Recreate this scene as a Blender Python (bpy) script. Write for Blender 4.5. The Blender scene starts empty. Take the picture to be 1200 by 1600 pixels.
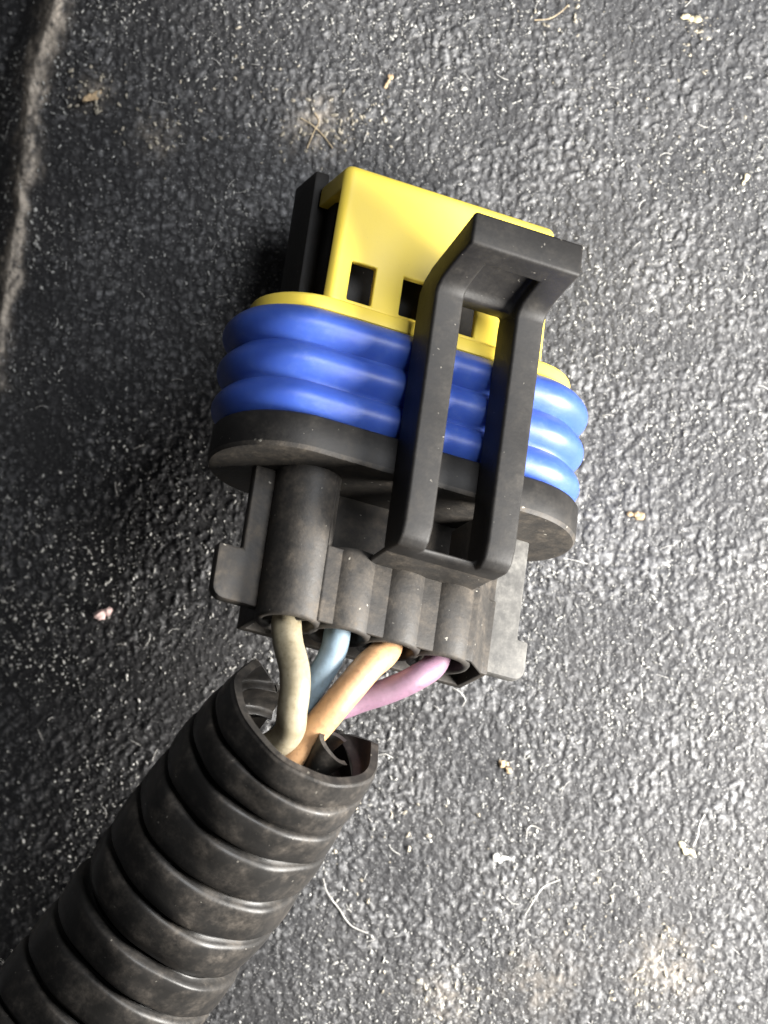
import bpy, bmesh, math, random
import numpy as np
from mathutils import Vector, Matrix

random.seed(7)
RNG = np.random.default_rng(11)
MM = 0.001
scene = bpy.context.scene
col = scene.collection

# ------------------------------------------------------------------ camera
CAM_H = 280.0                                   # mm above the panel
cam_d = bpy.data.cameras.new('camera')
cam = bpy.data.objects.new('camera', cam_d)
col.objects.link(cam)
cam.location = (0, 0, CAM_H * MM)
cam_d.sensor_fit = 'VERTICAL'
cam_d.sensor_height = 24.0
cam_d.sensor_width = 18.0
cam_d.lens = 24.0 * CAM_H / 80.0
cam_d.clip_start = 0.005
cam_d.clip_end = 5.0
cam_d.dof.use_dof = True
cam_d.dof.focus_distance = (CAM_H - 16.0) * MM
cam_d.dof.aperture_fstop = 34.0
scene.camera = cam

# ------------------------------------------------------------------ light
world = bpy.data.worlds.new('World')
scene.world = world
world.use_nodes = True
bg = world.node_tree.nodes['Background']
bg.inputs['Color'].default_value = (0.95, 0.97, 1.0, 1)
bg.inputs['Strength'].default_value = 0.03

def area(name, loc, target, size, power, colour):
    d = bpy.data.lights.new(name, 'AREA')
    d.shape = 'DISK'
    d.size = size * MM
    d.energy = power
    d.color = colour
    o = bpy.data.objects.new(name, d)
    col.objects.link(o)
    o.location = Vector(loc) * MM
    v = (Vector(target) - Vector(loc)).normalized()
    o.rotation_euler = v.to_track_quat('-Z', 'Y').to_euler()
    return o

area('work_lamp', (116, -44, 66), (5, -5, 8), 72, 1.14, (1.0, 0.97, 0.92))
area('fill_lamp', (140, 95, 230), (5, 0, 0), 150, 0.82, (0.95, 0.97, 1.0))  # added soft fill to even out the yellow face, no actual lamp

scene.view_settings.view_transform = 'Standard'
scene.view_settings.look = 'None'
scene.view_settings.exposure = 0.0
scene.view_settings.gamma = 1.0
scene.view_settings.use_curve_mapping = False
scene.cycles.use_denoising = True
scene.cycles.max_bounces = 8
scene.cycles.use_adaptive_sampling = False

# ------------------------------------------------------------------ helpers
def at(px, py, z):
    """photo pixel (1200x1600) at height z (mm) -> position in mm"""
    s = 20.0 * CAM_H / (CAM_H - z)
    return Vector(((px - 600) / s, (800 - py) / s, z))

def empty(name, loc, rot=None, label=None, cat=None, group=None):
    o = bpy.data.objects.new(name, None)
    o.empty_display_size = 0.005
    col.objects.link(o)
    o.location = Vector(loc) * MM
    if rot is not None:
        o.rotation_euler = rot.to_euler()
    tag(o, label, cat, group)
    return o

def tag(o, label=None, cat=None, group=None, kind=None):
    if label: o['label'] = label
    if cat: o['category'] = cat
    if group: o['group'] = group
    if kind: o['kind'] = kind
    return o

def finish(bm, name, mat, parent=None, smooth=40, bevel=0.0, segs=2, bev_angle=30):
    """bm is in mm; link it as one mesh object in metres"""
    bmesh.ops.remove_doubles(bm, verts=bm.verts, dist=1e-4)
    bmesh.ops.recalc_face_normals(bm, faces=bm.faces)
    if bevel > 0:
        lim = math.radians(bev_angle)
        ed = [e for e in bm.edges if len(e.link_faces) == 2 and e.calc_face_angle(0) > lim]
        bmesh.ops.bevel(bm, geom=ed, offset=bevel, segments=segs, profile=0.5,
                        affect='EDGES', clamp_overlap=True)
        bmesh.ops.recalc_face_normals(bm, faces=bm.faces)
    bmesh.ops.scale(bm, vec=(MM, MM, MM), verts=bm.verts)
    me = bpy.data.meshes.new(name)
    bm.to_mesh(me); bm.free()
    for p in me.polygons: p.use_smooth = True
    if smooth is not None:
        me.set_sharp_from_angle(angle=math.radians(smooth))
    me.materials.append(mat)
    o = bpy.data.objects.new(name, me)
    col.objects.link(o)
    if parent is not None: o.parent = parent
    return o

def cells(bm, xs, ys, zs, filled, warp=lambda p: p):
    """solid made of a grid of box cells; only the outside faces are kept"""
    nx, ny, nz = len(xs) - 1, len(ys) - 1, len(zs) - 1
    vs = {}
    def V(i, j, k):
        if (i, j, k) not in vs:
            vs[(i, j, k)] = bm.verts.new(warp((xs[i], ys[j], zs[k])))
        return vs[(i, j, k)]
    def F(i, j, k):
        return 0 <= i < nx and 0 <= j < ny and 0 <= k < nz and filled(i, j, k)
    for i in range(nx):
        for j in range(ny):
            for k in range(nz):
                if not F(i, j, k): continue
                if not F(i-1, j, k): bm.faces.new([V(i,j,k), V(i,j,k+1), V(i,j+1,k+1), V(i,j+1,k)])
                if not F(i+1, j, k): bm.faces.new([V(i+1,j,k), V(i+1,j+1,k), V(i+1,j+1,k+1), V(i+1,j,k+1)])
                if not F(i, j-1, k): bm.faces.new([V(i,j,k), V(i+1,j,k), V(i+1,j,k+1), V(i,j,k+1)])
                if not F(i, j+1, k): bm.faces.new([V(i,j+1,k), V(i,j+1,k+1), V(i+1,j+1,k+1), V(i+1,j+1,k)])
                if not F(i, j, k-1): bm.faces.new([V(i,j,k), V(i,j+1,k), V(i+1,j+1,k), V(i+1,j,k)])
                if not F(i, j, k+1): bm.faces.new([V(i,j,k+1), V(i+1,j,k+1), V(i+1,j+1,k+1), V(i,j+1,k+1)])

def box(bm, x0, x1, y0, y1, z0, z1):
    cells(bm, [x0, x1], [y0, y1], [z0, z1], lambda i, j, k: True)

def stadium(h, r, n=18, f0=0.0, c0=0.0):
    """outline in (c, f): two straight runs and two round ends"""
    pts = []
    for i in range(n + 1):
        a = -math.pi/2 + math.pi * i / n
        pts.append((h + r*math.cos(a), f0 + r*math.sin(a)))
    m = 8
    for i in range(1, m):
        pts.append((h - 2*h*i/m, f0 + r))
    for i in range(n + 1):
        a = math.pi/2 + math.pi * i / n
        pts.append((-h + r*math.cos(a), f0 + r*math.sin(a)))
    for i in range(1, m):
        pts.append((-h + 2*h*i/m, f0 - r))
    return [(c + c0, f) for c, f in pts]

def loft(bm, rings, cap=True, closed=True):
    """rings: list of lists of Vector, all the same length"""
    R = [[bm.verts.new(p) for p in ring] for ring in rings]
    n = len(R[0])
    for a, b in zip(R[:-1], R[1:]):
        for i in range(n if closed else n - 1):
            j = (i + 1) % n
            bm.faces.new([a[i], a[j], b[j], b[i]])
    if cap and closed:
        bm.faces.new(R[0][::-1]); bm.faces.new(R[-1])
    return R

def catmull(pts, n=10):
    P = [pts[0]*2 - pts[1]] + list(pts) + [pts[-1]*2 - pts[-2]]
    out = []
    for i in range(1, len(P) - 2):
        p0, p1, p2, p3 = P[i-1], P[i], P[i+1], P[i+2]
        for k in range(n):
            t = k / n
            out.append(0.5*((2*p1) + (p2-p0)*t + (2*p0-5*p1+4*p2-p3)*t*t + (3*p1-p0-3*p2+p3)*t**3))
    out.append(P[-2].copy())
    return out

def frames(path, up=Vector((0, 0, 1))):
    fr = []
    for i, p in enumerate(path):
        a = path[max(i-1, 0)]; b = path[min(i+1, len(path)-1)]
        t = (b - a).normalized()
        e1 = t.cross(up).normalized()
        e2 = e1.cross(t).normalized()
        fr.append((p, t, e1, e2))
    return fr

def tube(bm, path, rad, n=16, wob=0.0):
    rings = []
    for i, (p, t, e1, e2) in enumerate(frames(path)):
        r = rad(i / (len(path)-1)) if callable(rad) else rad
        ring = []
        for k in range(n):
            a = 2*math.pi*k/n
            q = r * (1 + wob*math.sin(3*a + i*0.35) * math.sin(i*0.23))
            ring.append(p + e1*(q*math.cos(a)) + e2*(q*math.sin(a)))
        rings.append(ring)
    loft(bm, rings)

# ------------------------------------------------------------------ materials
def new_mat(name):
    m = bpy.data.materials.new(name)
    m.use_nodes = True
    nt = m.node_tree
    return m, nt, nt.nodes, nt.links, nt.nodes['Principled BSDF']

def node(nt, typ, **kw):
    n = nt.nodes.new(typ)
    for k, v in kw.items():
        if hasattr(n, k): setattr(n, k, v)
    return n

def noise(nt, vec, scale, detail=4, rough=0.55):
    n = nt.nodes.new('ShaderNodeTexNoise')
    n.inputs['Scale'].default_value = scale
    n.inputs['Detail'].default_value = detail
    n.inputs['Roughness'].default_value = rough
    nt.links.new(vec, n.inputs['Vector'])
    return n.outputs['Fac']

def ramp(nt, fac, a, b, ca=(0,0,0,1), cb=(1,1,1,1)):
    r = nt.nodes.new('ShaderNodeValToRGB')
    r.color_ramp.elements[0].position = a
    r.color_ramp.elements[1].position = b
    r.color_ramp.elements[0].color = ca
    r.color_ramp.elements[1].color = cb
    nt.links.new(fac, r.inputs['Fac'])
    return r.outputs['Color']

def mixc(nt, fac, a, b):
    n = nt.nodes.new('ShaderNodeMix')
    n.data_type = 'RGBA'
    for sock, v in ((n.inputs[0], fac), (n.inputs[6], a), (n.inputs[7], b)):
        if isinstance(v, (tuple, float, int)): sock.default_value = v
        else: nt.links.new(v, sock)
    return n.outputs[2]

def mathn(nt, op, a, b):
    n = nt.nodes.new('ShaderNodeMath'); n.operation = op
    for sock, v in ((n.inputs[0], a), (n.inputs[1], b)):
        if isinstance(v, (float, int)): sock.default_value = v
        else: nt.links.new(v, sock)
    return n.outputs[0]

def bump(nt, h, dist, strength=1.0):
    b = nt.nodes.new('ShaderNodeBump')
    b.inputs['Distance'].default_value = dist
    b.inputs['Strength'].default_value = strength
    nt.links.new(h, b.inputs['Height'])
    return b.outputs['Normal']

def plastic(name, base, rough, dust, dust_col, dust_lo, dust_hi, grain=0.00002, fleck=0.0):
    m, nt, N, L, P = new_mat(name)
    P.inputs['Specular IOR Level'].default_value = 0.28
    tc = nt.nodes.new('ShaderNodeTexCoord').outputs['Object']
    big = noise(nt, tc, 380, 8, 0.68)
    fine = noise(nt, tc, 3200, 4, 0.6)
    mid = noise(nt, tc, 900, 5, 0.65)
    d1 = ramp(nt, big, dust_lo, dust_hi)
    d2 = ramp(nt, mid, 0.35, 0.7)
    f = mathn(nt, 'MULTIPLY', mathn(nt, 'MULTIPLY', d1, d2), dust)
    fr = ramp(nt, fine, 0.3, 0.75)
    f = mathn(nt, 'MULTIPLY', f, mathn(nt, 'ADD', mathn(nt, 'MULTIPLY', fr, 0.8), 0.4))
    c = mixc(nt, f, base, dust_col)
    if fleck > 0:
        fl = ramp(nt, noise(nt, tc, 2300, 2, 0.5), 0.735, 0.76)
        c = mixc(nt, mathn(nt, 'MULTIPLY', fl, fleck), c, (0.45, 0.42, 0.36, 1))
    L.new(c, P.inputs['Base Color'])
    rr = mathn(nt, 'ADD', mathn(nt, 'MULTIPLY', f, 0.45), rough)
    rr = mathn(nt, 'ADD', rr, mathn(nt, 'MULTIPLY', mid, 0.12))
    L.new(rr, P.inputs['Roughness'])
    L.new(bump(nt, mathn(nt, 'ADD', fine, mid), grain, 0.8), P.inputs['Normal'])
    return m

BLACK_CLEAN = plastic('black_nylon', (0.013, 0.0122, 0.0118, 1), 0.48, 0.28, (0.13, 0.115, 0.095, 1), 0.40, 0.75, 0.000018, 0.25)
BLACK_DUSTY = plastic('black_nylon_dusty', (0.030, 0.028, 0.026, 1), 0.46, 0.8, (0.16, 0.132, 0.102, 1), 0.36, 0.72, 0.00003, 0.6)
BLACK_DUSTY_LIT = plastic('black_nylon_dusty_lit', (0.075, 0.073, 0.070, 1), 0.5, 0.8, (0.26, 0.25, 0.23, 1), 0.30, 0.62, 0.00003, 0.4)  # dusty nylon, paler: light on the right fin put into the colour
LOOM_BLACK = plastic('black_polyethylene', (0.019, 0.018, 0.017, 1), 0.30, 0.8, (0.14, 0.12, 0.10, 1), 0.42, 0.72, 0.000012, 0.2)

def yellow_mat():
    m, nt, N, L, P = new_mat('yellow_nylon')
    tc = nt.nodes.new('ShaderNodeTexCoord').outputs['Object']
    n1 = noise(nt, tc, 300, 5, 0.6)
    n2 = noise(nt, tc, 2600, 3, 0.6)
    c = mixc(nt, ramp(nt, n1, 0.3, 0.75), (0.90, 0.685, 0.085, 1), (0.86, 0.65, 0.10, 1))
    c = mixc(nt, mathn(nt, 'MULTIPLY', ramp(nt, n2, 0.66, 0.78), 0.25), c, (0.42, 0.30, 0.08, 1))
    L.new(c, P.inputs['Base Color'])
    P.inputs['Roughness'].default_value = 0.42
    P.inputs['Subsurface Weight'].default_value = 0.0
    P.inputs['Subsurface Radius'].default_value = (0.0012, 0.0008, 0.0002)
    P.inputs['Subsurface Scale'].default_value = 1.0
    L.new(bump(nt, n2, 0.000012, 0.6), P.inputs['Normal'])
    return m
YELLOW = yellow_mat()

def seal_mat():
    m, nt, N, L, P = new_mat('blue_silicone')
    tc = nt.nodes.new('ShaderNodeTexCoord').outputs['Object']
    n1 = noise(nt, tc, 420, 6, 0.65)
    n2 = noise(nt, tc, 2400, 4, 0.65)
    c = mixc(nt, ramp(nt, n1, 0.35, 0.75), (0.033, 0.078, 0.36, 1), (0.048, 0.105, 0.40, 1))
    haze = mathn(nt, 'MULTIPLY', mathn(nt, 'MULTIPLY', ramp(nt, n1, 0.48, 0.72), ramp(nt, n2, 0.45, 0.7)), 0.16)
    c = mixc(nt, haze, c, (0.30, 0.34, 0.50, 1))
    L.new(c, P.inputs['Base Color'])
    L.new(mathn(nt, 'ADD', mathn(nt, 'MULTIPLY', n1, 0.10), 0.36), P.inputs['Roughness'])
    P.inputs['Subsurface Weight'].default_value = 0.3
    P.inputs['Subsurface Radius'].default_value = (0.0004, 0.0009, 0.0022)
    P.inputs['Subsurface Scale'].default_value = 1.0
    L.new(bump(nt, n2, 0.000012, 0.7), P.inputs['Normal'])
    return m
BLUE = seal_mat()

def wire_mat(name, base, dirt):
    m, nt, N, L, P = new_mat(name)
    tc = nt.nodes.new('ShaderNodeTexCoord').outputs['Object']
    n1 = noise(nt, tc, 330, 6, 0.65)
    n2 = noise(nt, tc, 2200, 4, 0.65)
    f = mathn(nt, 'MULTIPLY', ramp(nt, n1, 0.42, 0.7), 0.7)
    c = mixc(nt, f, base, dirt)
    c = mixc(nt, mathn(nt, 'MULTIPLY', ramp(nt, n2, 0.52, 0.72), 0.6), c, dirt)
    L.new(c, P.inputs['Base Color'])
    P.inputs['Roughness'].default_value = 0.5
    P.inputs['Subsurface Weight'].default_value = 0.12
    P.inputs['Subsurface Radius'].default_value = (0.0006, 0.0004, 0.0003)
    P.inputs['Subsurface Scale'].default_value = 1.0
    L.new(bump(nt, mathn(nt, 'ADD', n1, n2), 0.00003, 0.7), P.inputs['Normal'])
    return m

def plain(name, base, rough=0.8, var=0.3):
    m, nt, N, L, P = new_mat(name)
    tc = nt.nodes.new('ShaderNodeTexCoord').outputs['Object']
    n1 = noise(nt, tc, 1800, 4, 0.6)
    dark = tuple(v * (1 - var) for v in base[:3]) + (1,)
    L.new(mixc(nt, ramp(nt, n1, 0.35, 0.65), base, dark), P.inputs['Base Color'])
    P.inputs['Roughness'].default_value = rough
    return m

def floor_mat():
    m, nt, N, L, P = new_mat('grained_black_plastic')
    geo = nt.nodes.new('ShaderNodeNewGeometry').outputs['Position']
    at_d = nt.nodes.new('ShaderNodeAttribute'); at_d.attribute_name = 'dust'
    at_h = nt.nodes.new('ShaderNodeAttribute'); at_h.attribute_name = 'grain'
    n1 = noise(nt, geo, 90, 5, 0.6)
    n2 = noise(nt, geo, 2000, 3, 0.6)
    n3 = noise(nt, geo, 5200, 3, 0.65)
    base = mixc(nt, ramp(nt, n1, 0.3, 0.7), (0.034, 0.034, 0.036, 1), (0.056, 0.055, 0.056, 1))
    worn = mathn(nt, 'MULTIPLY', ramp(nt, at_h.outputs['Fac'], 0.35, 0.95), ramp(nt, n2, 0.35, 0.7))
    c = mixc(nt, mathn(nt, 'MULTIPLY', worn, 0.85), base, (0.34, 0.34, 0.345, 1))
    fl = ramp(nt, n3, 0.63, 0.69)
    c = mixc(nt, mathn(nt, 'MULTIPLY', fl, 0.75), c, (0.60, 0.59, 0.57, 1))
    dn = mathn(nt, 'MULTIPLY', at_d.outputs['Fac'], mathn(nt, 'ADD', ramp(nt, n2, 0.2, 0.6), 0.25))
    c = mixc(nt, dn, c, (0.56, 0.49, 0.41, 1))
    L.new(c, P.inputs['Base Color'])
    L.new(mathn(nt, 'ADD', mathn(nt, 'MULTIPLY', n2, 0.3), mathn(nt, 'ADD', mathn(nt, 'MULTIPLY', dn, 0.4), 0.29)), P.inputs['Roughness'])
    L.new(bump(nt, mathn(nt, 'ADD', n2, mathn(nt, 'MULTIPLY', n3, 0.5)), 0.00011, 1.0), P.inputs['Normal'])
    return m
FLOOR = floor_mat()

# ------------------------------------------------------------------ ground: grained plastic panel with a worn edge at the left
def lattice(ix, iy, salt):
    h = (ix.astype(np.int64)*374761393 + iy.astype(np.int64)*668265263 + salt*2147483647) & 0xffffffff
    h = ((h ^ (h >> 13)) * 1274126177) & 0xffffffff
    h = (h ^ (h >> 16)) & 0xffffffff
    return h / 4294967295.0

def vnoise(x, y, salt):
    ix, iy = np.floor(x), np.floor(y)
    fx, fy = x - ix, y - iy
    u, v = fx*fx*(3-2*fx), fy*fy*(3-2*fy)
    a = lattice(ix, iy, salt); b = lattice(ix+1, iy, salt)
    c = lattice(ix, iy+1, salt); d = lattice(ix+1, iy+1, salt)
    return (a*(1-u)+b*u)*(1-v) + (c*(1-u)+d*u)*v

def pebbles(x, y, salt):
    """rounded grains of uneven size; 0 in the joints, about 1 on top"""
    ix, iy = np.floor(x), np.floor(y)
    out = np.zeros_like(x)
    for dx in (-1, 0, 1):
        for dy in (-1, 0, 1):
            cx, cy = ix+dx, iy+dy
            px = cx + 0.15 + 0.7*lattice(cx, cy, salt)
            py = cy + 0.15 + 0.7*lattice(cx, cy, salt+1)
            r = 0.42 + 0.38*lattice(cx, cy, salt+2)
            h = 0.35 + 0.65*lattice(cx, cy, salt+3)
            an = lattice(cx, cy, salt+4)*math.pi
            ux, uy = x-px, y-py
            a = ux*np.cos(an) + uy*np.sin(an)
            b = -ux*np.sin(an) + uy*np.cos(an)
            d2 = (a*a*0.7 + b*b*1.6) / (r*r)
            out = np.maximum(out, h*np.clip(1-d2, 0, 1)**0.8)
    return out

def ridge_x(y):
    pts = [(-120, -42), (-40, -35.5), (0, -34.2), (13, -31.4), (17.5, -30.4), (25, -29.2), (34, -28.3), (37, -27.5), (40, -26.3), (50, -23.5), (120, -18)]
    return np.interp(y, [p[0] for p in pts], [p[1] for p in pts])

def panel_height(x, y):
    """mean height of the panel (mm): flat, bending away at the left, stepping down past its edge"""
    z = -0.0125*np.clip(-5 - x, 0, 30)**2
    d = x - ridge_x(y)
    z = z - 2.4*np.clip(-d/3.0, 0, 1)**1.3
    return z

def axis_lines(a, b, step, far):
    core = np.arange(a, b + step*0.5, step)
    out_r, s, v = [], step, b
    while v < far:
        s = min(s*1.25, 12); v += s; out_r.append(v)
    out_l, s, v = [], step, a
    while v > -far:
        s = min(s*1.25, 12); v -= s; out_l.append(v)
    return np.concatenate([np.array(out_l[::-1]), core, np.array(out_r)])

def build_ground():
    xs = axis_lines(-35, 35, 0.105, 170)
    ys = axis_lines(-44, 44, 0.105, 170)
    X, Y = np.meshgrid(xs, ys)
    fade = np.clip((37-np.abs(X))/2, 0, 1) * np.clip((46-np.abs(Y))/2, 0, 1)
    wx = X + 0.35*(vnoise(X*0.9, Y*0.9, 3)-0.5) + 0.2*(vnoise(X*2.1, Y*2.1, 4)-0.5)
    wy = Y + 0.35*(vnoise(X*0.9+40, Y*0.9, 5)-0.5) + 0.2*(vnoise(X*2.1, Y*2.1+9, 6)-0.5)
    # grains drawn out along one direction towards the lower left
    st = np.clip((-4 - X)/14, 0, 1) * np.clip((-6 - Y)/12, 0, 1)
    u = (wx*0.78 + wy*0.62); v = (-wx*0.62 + wy*0.78)
    g1 = pebbles(wx/0.74, wy/0.74, 20)
    g1s = pebbles(u/1.4, v/0.62, 50)
    g1 = g1*(1-st) + g1s*st
    g2 = pebbles(wx/0.40+7.3, wy/0.40+2.1, 80)
    patch = 0.55 + 0.75*vnoise(X*0.22, Y*0.22, 9)
    grain = np.clip(0.62*g1 + 0.45*g2 + 0.15*(vnoise(X*3.3, Y*3.3, 12)-0.5), 0, 1.2)
    low = 0.12*(vnoise(X*0.12, Y*0.12, 31)-0.5) + 0.08*(vnoise(X*0.35, Y*0.35, 32)-0.5)
    Z = panel_height(X, Y) + low + fade*patch*0.17*grain
    d = X - ridge_x(Y) - 0.5*(vnoise(Y*0.9, Y*0+3, 41)-0.5)
    wob = 0.55 + 0.9*vnoise(X*0.2, Y*0.6, 44)
    bead = np.exp(-(d/(0.85*wob))**2)
    Z += 0.35*bead*(0.6 + 0.6*vnoise(X*1.2, Y*0.8, 45))
    spot = lambda px, py, r: np.exp(-(((X-(px-600)/20)**2 + (Y-(800-py)/20)**2) / r**2))
    dust = np.clip(bead*1.0*(0.1 + 1.6*vnoise(X*1.3, Y*0.7, 47)*vnoise(X*3.1, Y*2.6, 48)*2.6), 0, 1)
    brk = vnoise(X*2.6, Y*2.6, 60)*vnoise(X*1.1, Y*1.1, 61)*2.4
    dust = np.maximum(dust, brk*(0.25*spot(1040, 1515, 2.4) + 0.18*spot(690, 1560, 2.0) + 0.15*spot(850, 1530, 2.5)
                                 + 0.5*spot(140, 135, 1.1) + 0.45*spot(500, 200, 2.0) + 0.3*spot(240, 210, 1.4)))
    dust = np.clip(dust, 0, 1)
    ny, nx = X.shape
    co = np.stack([X, Y, Z], axis=-1).reshape(-1, 3).astype(np.float32) * MM
    idx = np.arange(nx*ny, dtype=np.int32).reshape(ny, nx)
    q = np.stack([idx[:-1, :-1], idx[:-1, 1:], idx[1:, 1:], idx[1:, :-1]], axis=-1).reshape(-1, 4)
    me = bpy.data.meshes.new('ground')
    me.vertices.add(len(co)); me.vertices.foreach_set('co', co.ravel())
    me.loops.add(q.size); me.loops.foreach_set('vertex_index', q.ravel())
    me.polygons.add(len(q))
    me.polygons.foreach_set('loop_start', np.arange(0, q.size, 4, dtype=np.int32))
    me.polygons.foreach_set('use_smooth', np.ones(len(q), dtype=bool))
    me.update(calc_edges=True)
    a = me.attributes.new('dust', 'FLOAT', 'POINT'); a.data.foreach_set('value', dust.ravel().astype(np.float32))
    a = me.attributes.new('grain', 'FLOAT', 'POINT'); a.data.foreach_set('value', np.clip(fade*grain*patch + (1-fade)*0.5, 0, 1).ravel().astype(np.float32))
    me.materials.append(FLOOR)
    o = bpy.data.objects.new('ground', me)
    col.objects.link(o)
    tag(o, 'black grained plastic panel strewn with dust under the connector', None, None, 'structure')
    return o
build_ground()

def floor_z(x, y):
    return float(panel_height(np.array([x], float), np.array([y], float))[0])

# ------------------------------------------------------------------ connector
TH, PS, AL = math.radians(20), math.radians(-22), math.radians(8)
cv = Vector((math.cos(PS), math.sin(PS)*math.sin(TH), math.sin(PS)*math.cos(TH)))
av = Vector((0, math.cos(TH), -math.sin(TH)))
rotz = Matrix.Rotation(-AL, 3, 'Z')
cv = rotz @ cv; av = rotz @ av
fv = cv.cross(av)
ROT = Matrix((cv, av, fv)).transposed()         # columns: across, along, front
ORG = at(642, 551, 11.6)

def loc2w(c, y, f):
    return ORG + cv*c + av*y + fv*f

conn = empty('electrical_connector', ORG, ROT,
             'black four-wire plug with yellow lock plate, blue ribbed seal and tall latch', 'connector')

# --- black front shroud
bm = bmesh.new()
cells(bm, [-9.3, -8.1, 8.1, 9.3], [-0.4, 11.6, 12.6], [-5.0, -3.6, -0.9, 1.2],
      lambda i, j, k: (k == 0) or (k == 1 and (i in (0, 2) or j == 0)) or (k == 2 and i == 1 and j == 0))
finish(bm, 'front_shroud', BLACK_CLEAN, conn, bevel=0.22)

# --- yellow lock plate (plate with four windows, top wall, side tabs, rim)
SLOT = (-6.35, -2.1, 2.1, 6.35)
xs = [-9.0, -8.0]
for s in SLOT: xs += [s-1.0, s+1.0]
xs += [8.0, 9.0]
ys = [0.2, 0.75, 3.85, 9.5, 10.4, 11.5]
zs = [-0.6, 3.55, 4.25]
slot_cols = {2, 4, 6, 8}
def yf(i, j, k):
    if k == 1: return not (j == 1 and i in slot_cols)
    return j == 4 or (j == 3 and i in (0, len(xs)-2))
bm = bmesh.new()
cells(bm, xs, ys, zs, yf, lambda p: (p[0]*(1-0.0022*max(p[1], 0)), p[1], p[2]))
bmesh.ops.recalc_face_normals(bm, faces=bm.faces)
def outer_edge(e):
    m = (e.verts[0].co + e.verts[1].co)/2
    if e.calc_face_angle(0) < 0.5: return False
    return (m.z > 4.2 and (abs(m.x) > 8.6 or m.y > 11.4)) or (abs(m.x) > 8.6 and m.y > 11.4)
bmesh.ops.bevel(bm, geom=[e for e in bm.edges if outer_edge(e)], offset=0.85, segments=6, profile=0.5, affect='EDGES', clamp_overlap=True)
lock = finish(bm, 'lock_plate', YELLOW, conn, bevel=0.14, segs=2, bev_angle=50)
bm = bmesh.new()
rings = []
for y, g in ((-0.72, -0.25), (-0.60, 0.0), (0.22, 0.02), (0.42, -0.08), (0.52, -0.32)):
    rings.append([Vector((c, y, f)) for c, f in stadium(8.4, 4.5+g)])
loft(bm, rings)
finish(bm, 'lock_rim', YELLOW, lock, smooth=60)

# --- blue seal with three lips
bm = bmesh.new()
rings = []
NY = 64
Y0, Y1 = -0.74, -9.4
for i in range(NY+1):
    y = Y0 + (Y1-Y0)*i/NY
    ph = (y - Y0)/(Y1-Y0)*3.0
    t = ph - math.floor(ph) if i < NY else 1.0
    lobe = max(0.0, math.sin(math.pi*t))**0.8
    r = 4.6 + 1.1*lobe
    if i in (0, NY): r = 4.5
    ring = []
    for c, f in stadium(8.9, r, 24):
        wv = 0.0
        ring.append(Vector((c, y + wv, f)))
    rings.append(ring)
loft(bm, rings)
finish(bm, 'seal', BLUE, conn, smooth=75)

# --- black collar behind the seal
bm = bmesh.new()
rings = []
for y, g in ((-9.42, -0.5), (-9.45, -0.15), (-9.65, 0.0), (-11.9, 0.05), (-12.2, -0.12), (-12.25, -0.4)):
    rings.append([Vector((c, y, f)) for c, f in stadium(8.5, 5.95+g, 24, 0.0, 0.25)])
loft(bm, rings)
collar = finish(bm, 'collar', BLACK_CLEAN, conn, smooth=50)  # darker nylon puts the shade on the collar front into its colour
collar.data.materials.append(BLACK_DUSTY)
for p in collar.data.polygons:
    if p.center.y < -12.0*MM: p.material_index = 1

# --- rear housing
bm = bmesh.new()
def hwarp(p):
    c, y, f = p
    if f > 2: 
        if c < -8: f = 0.1 if f > 2.6 else -0.3
        elif c > 8: f = 1.0 if f > 2.6 else 0.7
    return (c, y, f)
cells(bm, [-9.1, -8.6, -5.4, 6.9, 8.6, 9.1], [-23.45, -22.2, -17.7, -12.1], [-3.6, -3.0, -1.0, 2.6, 2.95],
      lambda i, j, k: (i in (0, 4) or k in (0, 3)) if j == 0 else (True if j == 1 else (k < 2 or i < 2 or (i >= 3 and k < 3))), hwarp)
finish(bm, 'housing', BLACK_DUSTY, conn, bevel=0.35, segs=3)

BAR = (-6.95, -2.95, 1.05, 5.05)
for n, c0 in enumerate(BAR):
    bm = bmesh.new()
    top = -12.2 if n == 0 else -17.4
    ro, ri, f0 = 2.4, 1.75, 0.9
    def ring(y, r, f0=f0, c0=c0):
        return [Vector((c0 + r*math.cos(a), y, f0 + r*math.sin(a)*1.03)) for a in [2*math.pi*k/36 for k in range(36)]]
    R = [ring(-19.5, 0.2), ring(-19.5, ri), ring(-23.3, ri), ring(-23.55, ri+0.1), ring(-23.65, ri+0.25), ring(-23.6, ro-0.12), ring(-23.4, ro)]
    if n == 0: R += [ring(-12.2, ro), ring(-12.15, 0.3)]
    else: R += [ring(top-0.5, ro), ring(top-0.12, ro-0.14), ring(top, ro-0.5), ring(top, 0.3)]
    loft(bm, R, cap=False)
    finish(bm, 'wire_barrel', BLACK_DUSTY, conn, smooth=50)

for s in (-1, 1):
    bm = bmesh.new()
    o1, o2, ya, yb = (10.9, 12.8, -22.8, -18.7) if s < 0 else (11.5, 12.4, -23.0, -19.9)
    cells(bm, [9.05, o1, o2], [ya, yb, -12.2], [-0.6, 0.4],
          lambda i, j, k: i == 0 or j == 0, lambda p: (p[0]*s, p[1], p[2]))
    bmesh.ops.recalc_face_normals(bm, faces=bm.faces)
    ce = [e for e in bm.edges if all(abs(v.co.x) > o2-0.01 and v.co.y < ya+0.01 for v in e.verts)]
    bmesh.ops.bevel(bm, geom=ce, offset=0.9, segments=4, profile=0.5, affect='EDGES')
    finish(bm, 'side_fin', BLACK_DUSTY if s < 0 else BLACK_DUSTY_LIT, conn, bevel=0.2)

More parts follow.
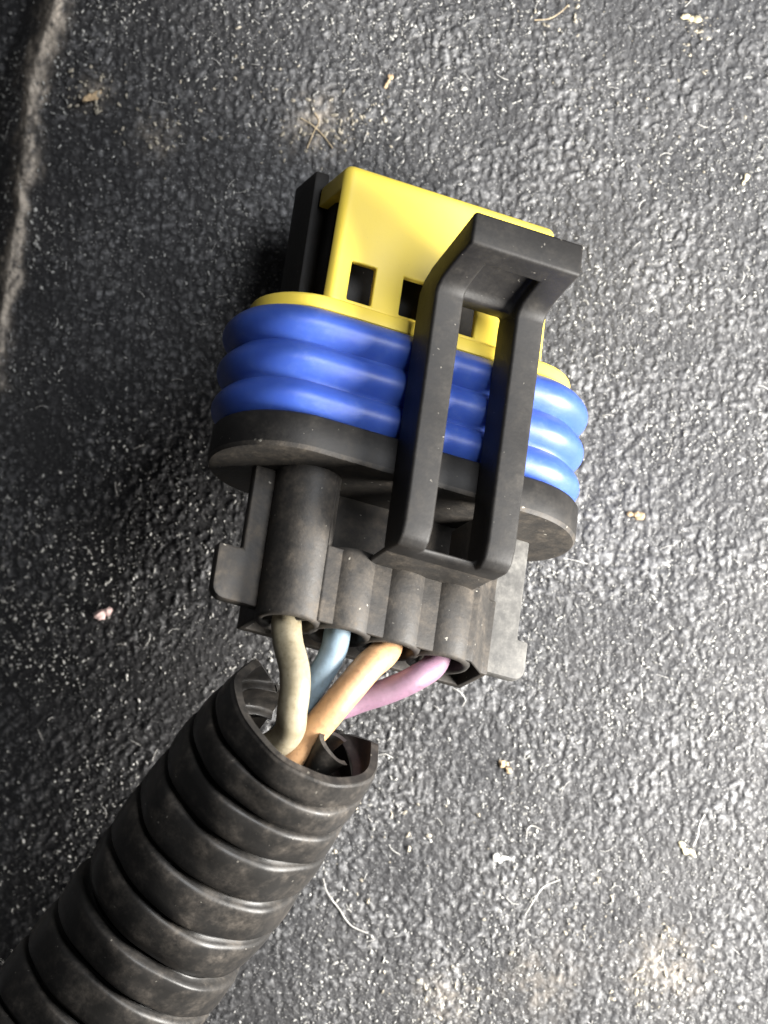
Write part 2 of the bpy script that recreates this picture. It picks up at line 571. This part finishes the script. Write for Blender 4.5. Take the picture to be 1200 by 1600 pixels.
# --- latch: a frame with a window, flared out into a thumb tab
LC = 2.0
st_back  = [(-18.2, 6.1), (-17.7, 5.9), (-16.6, 5.85), (-8, 5.85), (1.1, 5.85), (2.0, 5.95), (2.95, 6.5), (3.65, 7.8), (4.6, 11.0), (5.4, 13.6), (5.7, 14.5)]
st_front = [(-18.25, 8.3), (-17.7, 8.95), (-16.6, 9.25), (-8, 9.2), (1.1, 9.2), (1.5, 9.35), (1.95, 9.8), (2.3, 10.7), (2.75, 12.3), (3.05, 13.8), (3.15, 14.5)]
ns = len(st_back)
def lwarp(p):
    c, s, t = p
    i = int(s)
    b, f = Vector(st_back[i]), Vector(st_front[i])
    q = b.lerp(f, t)
    return (LC + c, q.x, q.y)
bm = bmesh.new()
cells(bm, [-4.45, -2.15, 2.15, 4.45], list(range(ns)), [0.0, 0.62, 1.0],
      lambda i, j, k: i != 1 or (j < 1 and k == 0) or (5 <= j < 8 and k == 0) or j >= 8, lwarp)
finish(bm, 'latch', BLACK_CLEAN, conn, bevel=0.30, segs=3, bev_angle=28)
bm = bmesh.new()
cells(bm, [-4.38, -2.2, 2.2, 4.38], [-18.15, -17.75, -13.8], [2.4, 6.4], lambda i, j, k: j == 0 or i == 2,  # right wall made tall to keep the key light off the recess
      lambda p: (LC + p[0]*(0.97 if p[2] < 3 else 1.0), p[1], p[2]))
finish(bm, 'latch_foot', BLACK_DUSTY, conn, bevel=0.25, segs=3)

# ------------------------------------------------------------------ corrugated conduit
LP = catmull([at(480, 1122, 23.2), at(372, 1272, 17.9), at(265, 1418, 13.4), at(160, 1556, 10.4), at(50, 1690, 8.9), at(-110, 1880, 8.2), at(-300, 2090, 8.0)], 60)
seg = [0.0]
for a, b in zip(LP[:-1], LP[1:]): seg.append(seg[-1] + (b-a).length)
total = seg[-1]
def along(s):
    i = max(0, min(len(seg)-2, int(np.searchsorted(seg, s)) - 1))
    t = (s - seg[i]) / max(1e-9, seg[i+1]-seg[i])
    p = LP[i].lerp(LP[i+1], t)
    a = LP[max(0, i-12)]; b = LP[min(len(LP)-1, i+13)]
    tan = (b - a).normalized()
    e1 = Vector((0, 0, 1)).cross(tan).normalized() * -1   # to the right in the picture
    e1 = tan.cross(Vector((0, 0, 1))).normalized() * -1
    e2 = tan.cross(e1).normalized()
    if e2.z < 0: e2 = -e2
    return p, tan, e1, e2
loom = empty('corrugated_conduit', at(480, 1122, 23.2), None,
             'black split corrugated tube at lower left that the four wires run into', 'conduit')
loom_org = at(480, 1122, 23.2)
bounds = [0.0, 2.6, 5.4, 8.7]
while bounds[-1] < total - 4: bounds.append(bounds[-1] + 4.3 + random.uniform(-0.4, 0.4))
def loom_r(s): return 6.15 + 1.15*min(1, s/16)**0.8
def loom_arc(s):
    k = min(1, max(0, s)/3.5)
    return math.radians(-24 - 46*k), math.radians(206 + 42*k)
NA = 56
for bi in range(len(bounds)-1):
    s0, s1 = bounds[bi], bounds[bi+1]
    prof = []
    for t, d in ((0.0, 0.72), (0.035, 0.66), (0.065, 0.38), (0.10, 0.16), (0.15, 0.05), (0.35, 0.0), (0.65, 0.0), (0.85, 0.05), (0.90, 0.16), (0.935, 0.38), (0.965, 0.66), (1.0, 0.72)):
        if bi == 0 and t < 0.2: d = 0.15 if t < 0.1 else 0.05
        if bi == 5 and t > 0.6: d = d*1.9 + (t-0.6)*0.9
        if bi == 6 and t < 0.4: d = d*1.5 - (0.4-t)*0.5
        prof.append((s0 + (s1-s0)*t, d))
    outer, inner = [], []
    for s, d in prof:
        p, tan, e1, e2 = along(s)
        a0, a1 = loom_arc(s)
        ro, rn = [], []
        for k in range(NA+1):
            a = a0 + (a1-a0)*k/NA
            dent = 0.16*math.sin(2*a + s*0.21) + 0.07*math.sin(5*a + s*0.8) + 0.05*math.sin(9*a + bi*2.1) + (0.10*math.sin(3*a+1.0)*max(0, 1-s/6))
            r = loom_r(s) - d + dent
            dirv = e1*math.cos(a) + e2*math.sin(a)
            sh = tan*(0.12*math.sin(a*2+bi*1.3))
            ro.append(p + dirv*r + sh - loom_org)
            rn.append(p + dirv*(r - 0.6) + sh - loom_org)
        outer.append(ro); inner.append(rn)
    bm = bmesh.new()
    O = loft(bm, outer, cap=False, closed=False)
    I = loft(bm, inner, cap=False, closed=False)
    for k in range(len(O)-1):
        bm.faces.new([O[k][0], O[k+1][0], I[k+1][0], I[k][0]])
        bm.faces.new([O[k][-1], I[k][-1], I[k+1][-1], O[k+1][-1]])
    if bi == 0:
        for k in range(NA): bm.faces.new([O[0][k], I[0][k], I[0][k+1], O[0][k+1]])
    o = finish(bm, 'mouth_rim' if bi == 0 else 'rib', LOOM_BLACK, loom, smooth=50)

# the split edge curled inwards at the mouth
O_, I_ = [], []
for i in range(9):
    sv = 0.5 + i*0.7
    p, tan, e1, e2 = along(sv)
    c = p + e1*(2.9 - 0.1*i) - e2*(0.2 + 0.12*i) - loom_org
    ra, rb = [], []
    for k in range(25):
        a = math.radians(35 + 250*k/24)
        r = 1.55 + 0.18*math.sin(3*a + sv)
        d = e1*math.cos(a) + e2*math.sin(a)
        sh = tan*(0.35*math.sin(a*1.7) if i == 0 else 0.0)
        ra.append(c + d*r + sh); rb.append(c + d*(r-0.4) + sh)
    O_.append(ra); I_.append(rb)
bm = bmesh.new()
O = loft(bm, O_, cap=False, closed=False); I = loft(bm, I_, cap=False, closed=False)
for k in range(24): bm.faces.new([O[0][k], I[0][k], I[0][k+1], O[0][k+1]])
for i in range(8):
    bm.faces.new([O[i][0], O[i+1][0], I[i+1][0], I[i][0]])
    bm.faces.new([O[i][-1], I[i][-1], I[i+1][-1], O[i+1][-1]])
finish(bm, 'split_edge', LOOM_BLACK, loom, smooth=50)

# ------------------------------------------------------------------ wires
def wire(c0, pts, rad, mat, label):
    path = [loc2w(c0, -19.7, 0.8), loc2w(c0, -21.5, 0.8), loc2w(c0, -23.4, 0.7)]
    path += [at(*p) for p in pts]
    for s, du, dv in ((7, 0, 0), (13, 0, 0)):
        p, tan, e1, e2 = along(s)
        k = (c0/6.6)
        path.append(p + e1*(k*1.9) + e2*(1.6 if abs(k) < 0.5 else 0.2))
    path = catmull(path, 9)
    org = path[0]
    bm = bmesh.new()
    tube(bm, [q - org for q in path], rad, 18, 0.012)
    o = finish(bm, 'wire', mat, None, smooth=60)
    o.location = org * MM
    tag(o, label, 'wire', 'wires between plug and conduit')
    return o
wire(BAR[0], [(450, 1005, 23.8), (461, 1055, 25.0), (457, 1105, 24.9), (445, 1152, 23.2)], 1.10, wire_mat('tan_insulation', (0.34, 0.295, 0.205, 1), (0.14, 0.115, 0.06, 1)),
     'tan wire, leftmost of the four, bowed in front of the others')
wire(BAR[1], [(518, 1024, 21.6), (492, 1068, 21.6), (468, 1112, 21.2)], 0.98, wire_mat('pale_blue_insulation', (0.17, 0.235, 0.29, 1), (0.11, 0.14, 0.155, 1)),
     'pale blue wire between the tan and orange wires')
wire(BAR[2], [(575, 1042, 21.6), (534, 1090, 22.6), (490, 1142, 22.4)], 1.10, wire_mat('orange_insulation', (0.48, 0.28, 0.14, 1), (0.22, 0.12, 0.06, 1)),
     'orange wire running diagonally into the conduit, crossing over the purple one')
wire(BAR[3], [(652, 1058, 19.6), (604, 1080, 19.8), (548, 1099, 20.0), (500, 1128, 20.6)], 0.95, wire_mat('purple_insulation', (0.21, 0.118, 0.172, 1), (0.11, 0.07, 0.09, 1)),
     'purple wire, rightmost of the four, passing under the orange one')

# ------------------------------------------------------------------ debris on the panel
def crumb(px, py, size, mat, label, cat='crumb', name='crumb', flat=0.5, elong=1.0, ang=0.0, lumps=3):
    p = at(px, py, 0); z = floor_z(p.x, p.y)
    bm = bmesh.new()
    for n in range(lumps):
        b2 = bmesh.ops.create_icosphere(bm, subdivisions=2, radius=1)['verts']
        off = (n - (lumps-1)/2) / max(1, lumps-1) * 2 if lumps > 1 else 0
        sz = size * random.uniform(0.45, 0.8) if lumps > 1 else size
        cx = off*elong*size*0.6 + random.uniform(-.2, .2)*size
        cy = random.uniform(-0.35, 0.35)*size
        sd = random.uniform(0, 9)
        for v in b2:
            q = v.co.normalized()
            k = 1 + 0.18*math.sin(q.x*2.6+sd) + 0.18*math.sin(q.y*3.1+sd*2) + random.uniform(-0.2, 0.2)
            x, y = cx + q.x*k*sz, cy + q.y*k*sz*0.8
            v.co = Vector((x*math.cos(ang)-y*math.sin(ang), x*math.sin(ang)+y*math.cos(ang), q.z*k*flat*sz))
    o = finish(bm, name, mat, None, smooth=25)
    o.location = Vector((p.x, p.y, z + 0.14 + size*flat*0.35))*MM
    tag(o, label, cat, 'crumbs on the panel')
    return o
TANC = plain('tan_crumb', (0.55, 0.40, 0.24, 1)); CREAM = plain('cream_chip', (0.75, 0.66, 0.45, 1)); WHITE = plain('white_chip', (0.75, 0.74, 0.70, 1)); PINK = plain('pink_crumb', (0.62, 0.45, 0.42, 1))
crumb(160, 958, 0.62, PINK, 'pale pinkish crumb alone on the dark panel left of the plug', elong=1.3, ang=0.3)
crumb(993, 806, 0.48, TANC, 'tan crumb on the panel just right of the black collar', elong=1.2)
crumb(790, 1195, 0.45, TANC, 'brown-tan crumb on the panel below the plug and right of the tube end', elong=1.3, ang=-0.8)
crumb(1073, 1327, 0.50, CREAM, 'cream flake near the right edge, with a hair curling off it', elong=1.5, ang=-0.9, flat=0.3)
crumb(782, 1342, 0.44, WHITE, 'white angular chip on the panel right of the corrugated tube', flat=0.35)
crumb(1078, 28, 0.60, CREAM, 'cream lump near the top right corner of the panel', elong=1.1)
crumb(606, 126, 0.30, TANC, 'thin tan sliver above the yellow lock plate', elong=2.2, ang=1.2, flat=0.4)
crumb(1164, 281, 0.32, CREAM, 'small cream speck at the right edge, level with the top of the lock plate', elong=1.4, ang=1.2)
crumb(143, 140, 0.42, TANC, 'tan dried smear at upper left beside the worn edge', elong=3.4, ang=0.45, flat=0.3, lumps=9)

def fibre(pts, rad, mat, label=None):
    P = [Vector((at(px, py, 0).x, at(px, py, 0).y, 0)) for px, py in pts]
    P = [Vector((p.x, p.y, floor_z(p.x, p.y) + 0.24 + 0.08*math.sin(i*2.1))) for i, p in enumerate(P)]
    path = catmull(P, 6)
    org = path[0]
    bm = bmesh.new(); tube(bm, [q-org for q in path], rad, 6)
    o = finish(bm, 'fibre', mat, None, smooth=60)
    o.location = org*MM
    tag(o, label, 'fibre', 'loose fibres on the panel')
FIB = plain('pale_lint', (0.72, 0.70, 0.66, 1), 0.6)
FIBT = plain('tan_lint', (0.58, 0.46, 0.30, 1), 0.6)
fibre([(505, 1372), (512, 1395), (530, 1420), (548, 1445), (575, 1458)], 0.045, FIB, 'long pale fibre on the panel beside the corrugated tube, lower centre')
fibre([(820, 1430), (835, 1405), (850, 1385), (875, 1374)], 0.04, FIB, 'arched pale fibre on the panel at lower right, below the white chip')
fibre([(1083, 1322), (1090, 1305), (1093, 1288), (1101, 1272)], 0.035, FIB, 'fine hair curling up from the cream flake at right')
fibre([(835, 32), (858, 30), (875, 20), (888, 8)], 0.04, FIBT, 'tan hair at the top edge, above the plug')
fibre([(822, 1310), (824, 1295), (832, 1290), (846, 1296)], 0.035, FIB, 'short hooked fibre just above the white chip')
fibre([(708, 1075), (720, 1082), (727, 1094), (722, 1104)], 0.035, FIB, 'short curled fibre under the purple wire')
fibre([(590, 1180), (602, 1178), (614, 1184)], 0.035, FIB, 'tiny fibre sticking out from the cut end of the tube')
fibre([(470, 185), (488, 196), (505, 212), (520, 232)], 0.05, FIBT, 'tan shred lying above the left top corner of the lock plate')
fibre([(480, 232), (490, 208), (498, 190), (492, 176)], 0.05, FIBT, 'pale crossed shred above the left top corner of the lock plate')
fibre([(880, 872), (900, 876), (918, 881)], 0.03, FIB, 'wisp of lint at the right end of the collar')

# uncountable pale dust specks and tiny lint, scattered over the panel
def scatter_dust():
    vs, fs = [], []
    n = 0
    while n < 18000:
        x, y = RNG.uniform(-36, 36), RNG.uniform(-45, 45)
        dens = float(vnoise(np.array([x*0.18]), np.array([y*0.18]), 71)[0])
        if RNG.random() > 0.04 + 1.3*max(0.0, dens-0.25)**1.2: continue
        s = 0.035 + 0.13*RNG.random()**3 + (0.10 if RNG.random() < 0.012 else 0)
        z = floor_z(x, y) + 0.06 + 0.08*RNG.random()
        b = len(vs)
        a = RNG.uniform(0, 6.28)
        m = 5
        el = RNG.uniform(0.6, 1.7)
        for k in range(m):
            t = a + 2*math.pi*k/m
            r = s*RNG.uniform(0.6, 1.25)
            lx, ly = r*math.cos(t)*el, r*math.sin(t)/el
            vs.append((x+lx*math.cos(a)-ly*math.sin(a), y+lx*math.sin(a)+ly*math.cos(a), z+RNG.uniform(-0.3, 0.3)*s))
        vs.append((x, y, z+s*0.5)); vs.append((x, y, z-s*0.5))
        for k in range(m):
            fs.append((b+k, b+(k+1) % m, b+m)); fs.append((b+(k+1) % m, b+k, b+m+1))
        n += 1
    bm = None
    me = bpy.data.meshes.new('dust_specks')
    me.from_pydata([(v[0]*MM, v[1]*MM, v[2]*MM) for v in vs], [], fs)
    me.materials.append(plain('pale_dust', (0.50, 0.49, 0.46, 1), 0.5, 0.6))
    o = bpy.data.objects.new('dust_specks', me); col.objects.link(o)
    tag(o, 'pale dust specks scattered over the whole panel', 'dust', None, 'stuff')
    bm = bmesh.new()
    for i in range(130):
        x, y = RNG.uniform(-33, 33), RNG.uniform(-42, 42)
        L = RNG.uniform(0.4, 1.2); a = RNG.uniform(0, 6.28); bend = RNG.uniform(-1.6, 1.6)
        P = []
        for k in range(6):
            t = k/5
            aa = a + bend*t
            P.append(Vector((x, y, floor_z(x, y)+0.22+0.05*math.sin(k))))
            x += math.cos(aa)*L/5; y += math.sin(aa)*L/5
        tube(bm, P, RNG.uniform(0.014, 0.028), 5)
    o = finish(bm, 'lint', FIB, None, smooth=60)
    tag(o, 'short pale lint hairs scattered over the panel', 'lint', None, 'stuff')
def scatter_grit():
    spots = [(500, 205, 1.3, 70), (560, 185, 1.0, 30), (240, 205, 1.2, 35), (140, 140, 1.0, 50), (1040, 1510, 1.8, 70),
             (690, 1560, 1.6, 40), (880, 20, 1.2, 25), (1085, 40, 1.0, 30), (950, 1450, 2.5, 40), (1050, 150, 3.0, 30), (640, 1300, 3.0, 30), (420, 130, 3.0, 40)]
    vs, fs = [], []
    for px, py, sg, n in spots:
        c = at(px, py, 0)
        for i in range(n):
            x, y = c.x + RNG.normal(0, sg*1.35), c.y + RNG.normal(0, sg)
            z = floor_z(x, y) + 0.13
            s = 0.04 + 0.12*RNG.random()**2; a = RNG.uniform(0, 6.28); el = RNG.uniform(1, 2.2)
            b = len(vs)
            for k in range(6):
                t = a + k*math.pi/3; r = s*RNG.uniform(0.6, 1.3)
                lx, ly = r*math.cos(t)*el, r*math.sin(t)
                vs.append(((x+lx*math.cos(a)-ly*math.sin(a))*MM, (y+lx*math.sin(a)+ly*math.cos(a))*MM, (z+RNG.uniform(-0.4, 0.4)*s)*MM))
            vs.append((x*MM, y*MM, (z+s*0.6)*MM)); vs.append((x*MM, y*MM, (z-s*0.6)*MM))
            for k in range(6):
                fs.append((b+k, b+(k+1) % 6, b+6)); fs.append((b+(k+1) % 6, b+k, b+7))
    me = bpy.data.meshes.new('grit'); me.from_pydata(vs, [], fs)
    me.materials.append(plain('beige_grit', (0.50, 0.45, 0.36, 1), 0.7, 0.6))
    o = bpy.data.objects.new('grit', me); col.objects.link(o)
    tag(o, 'beige grit lying in loose clumps on the panel', 'grit', None, 'stuff')
scatter_dust()
scatter_grit()
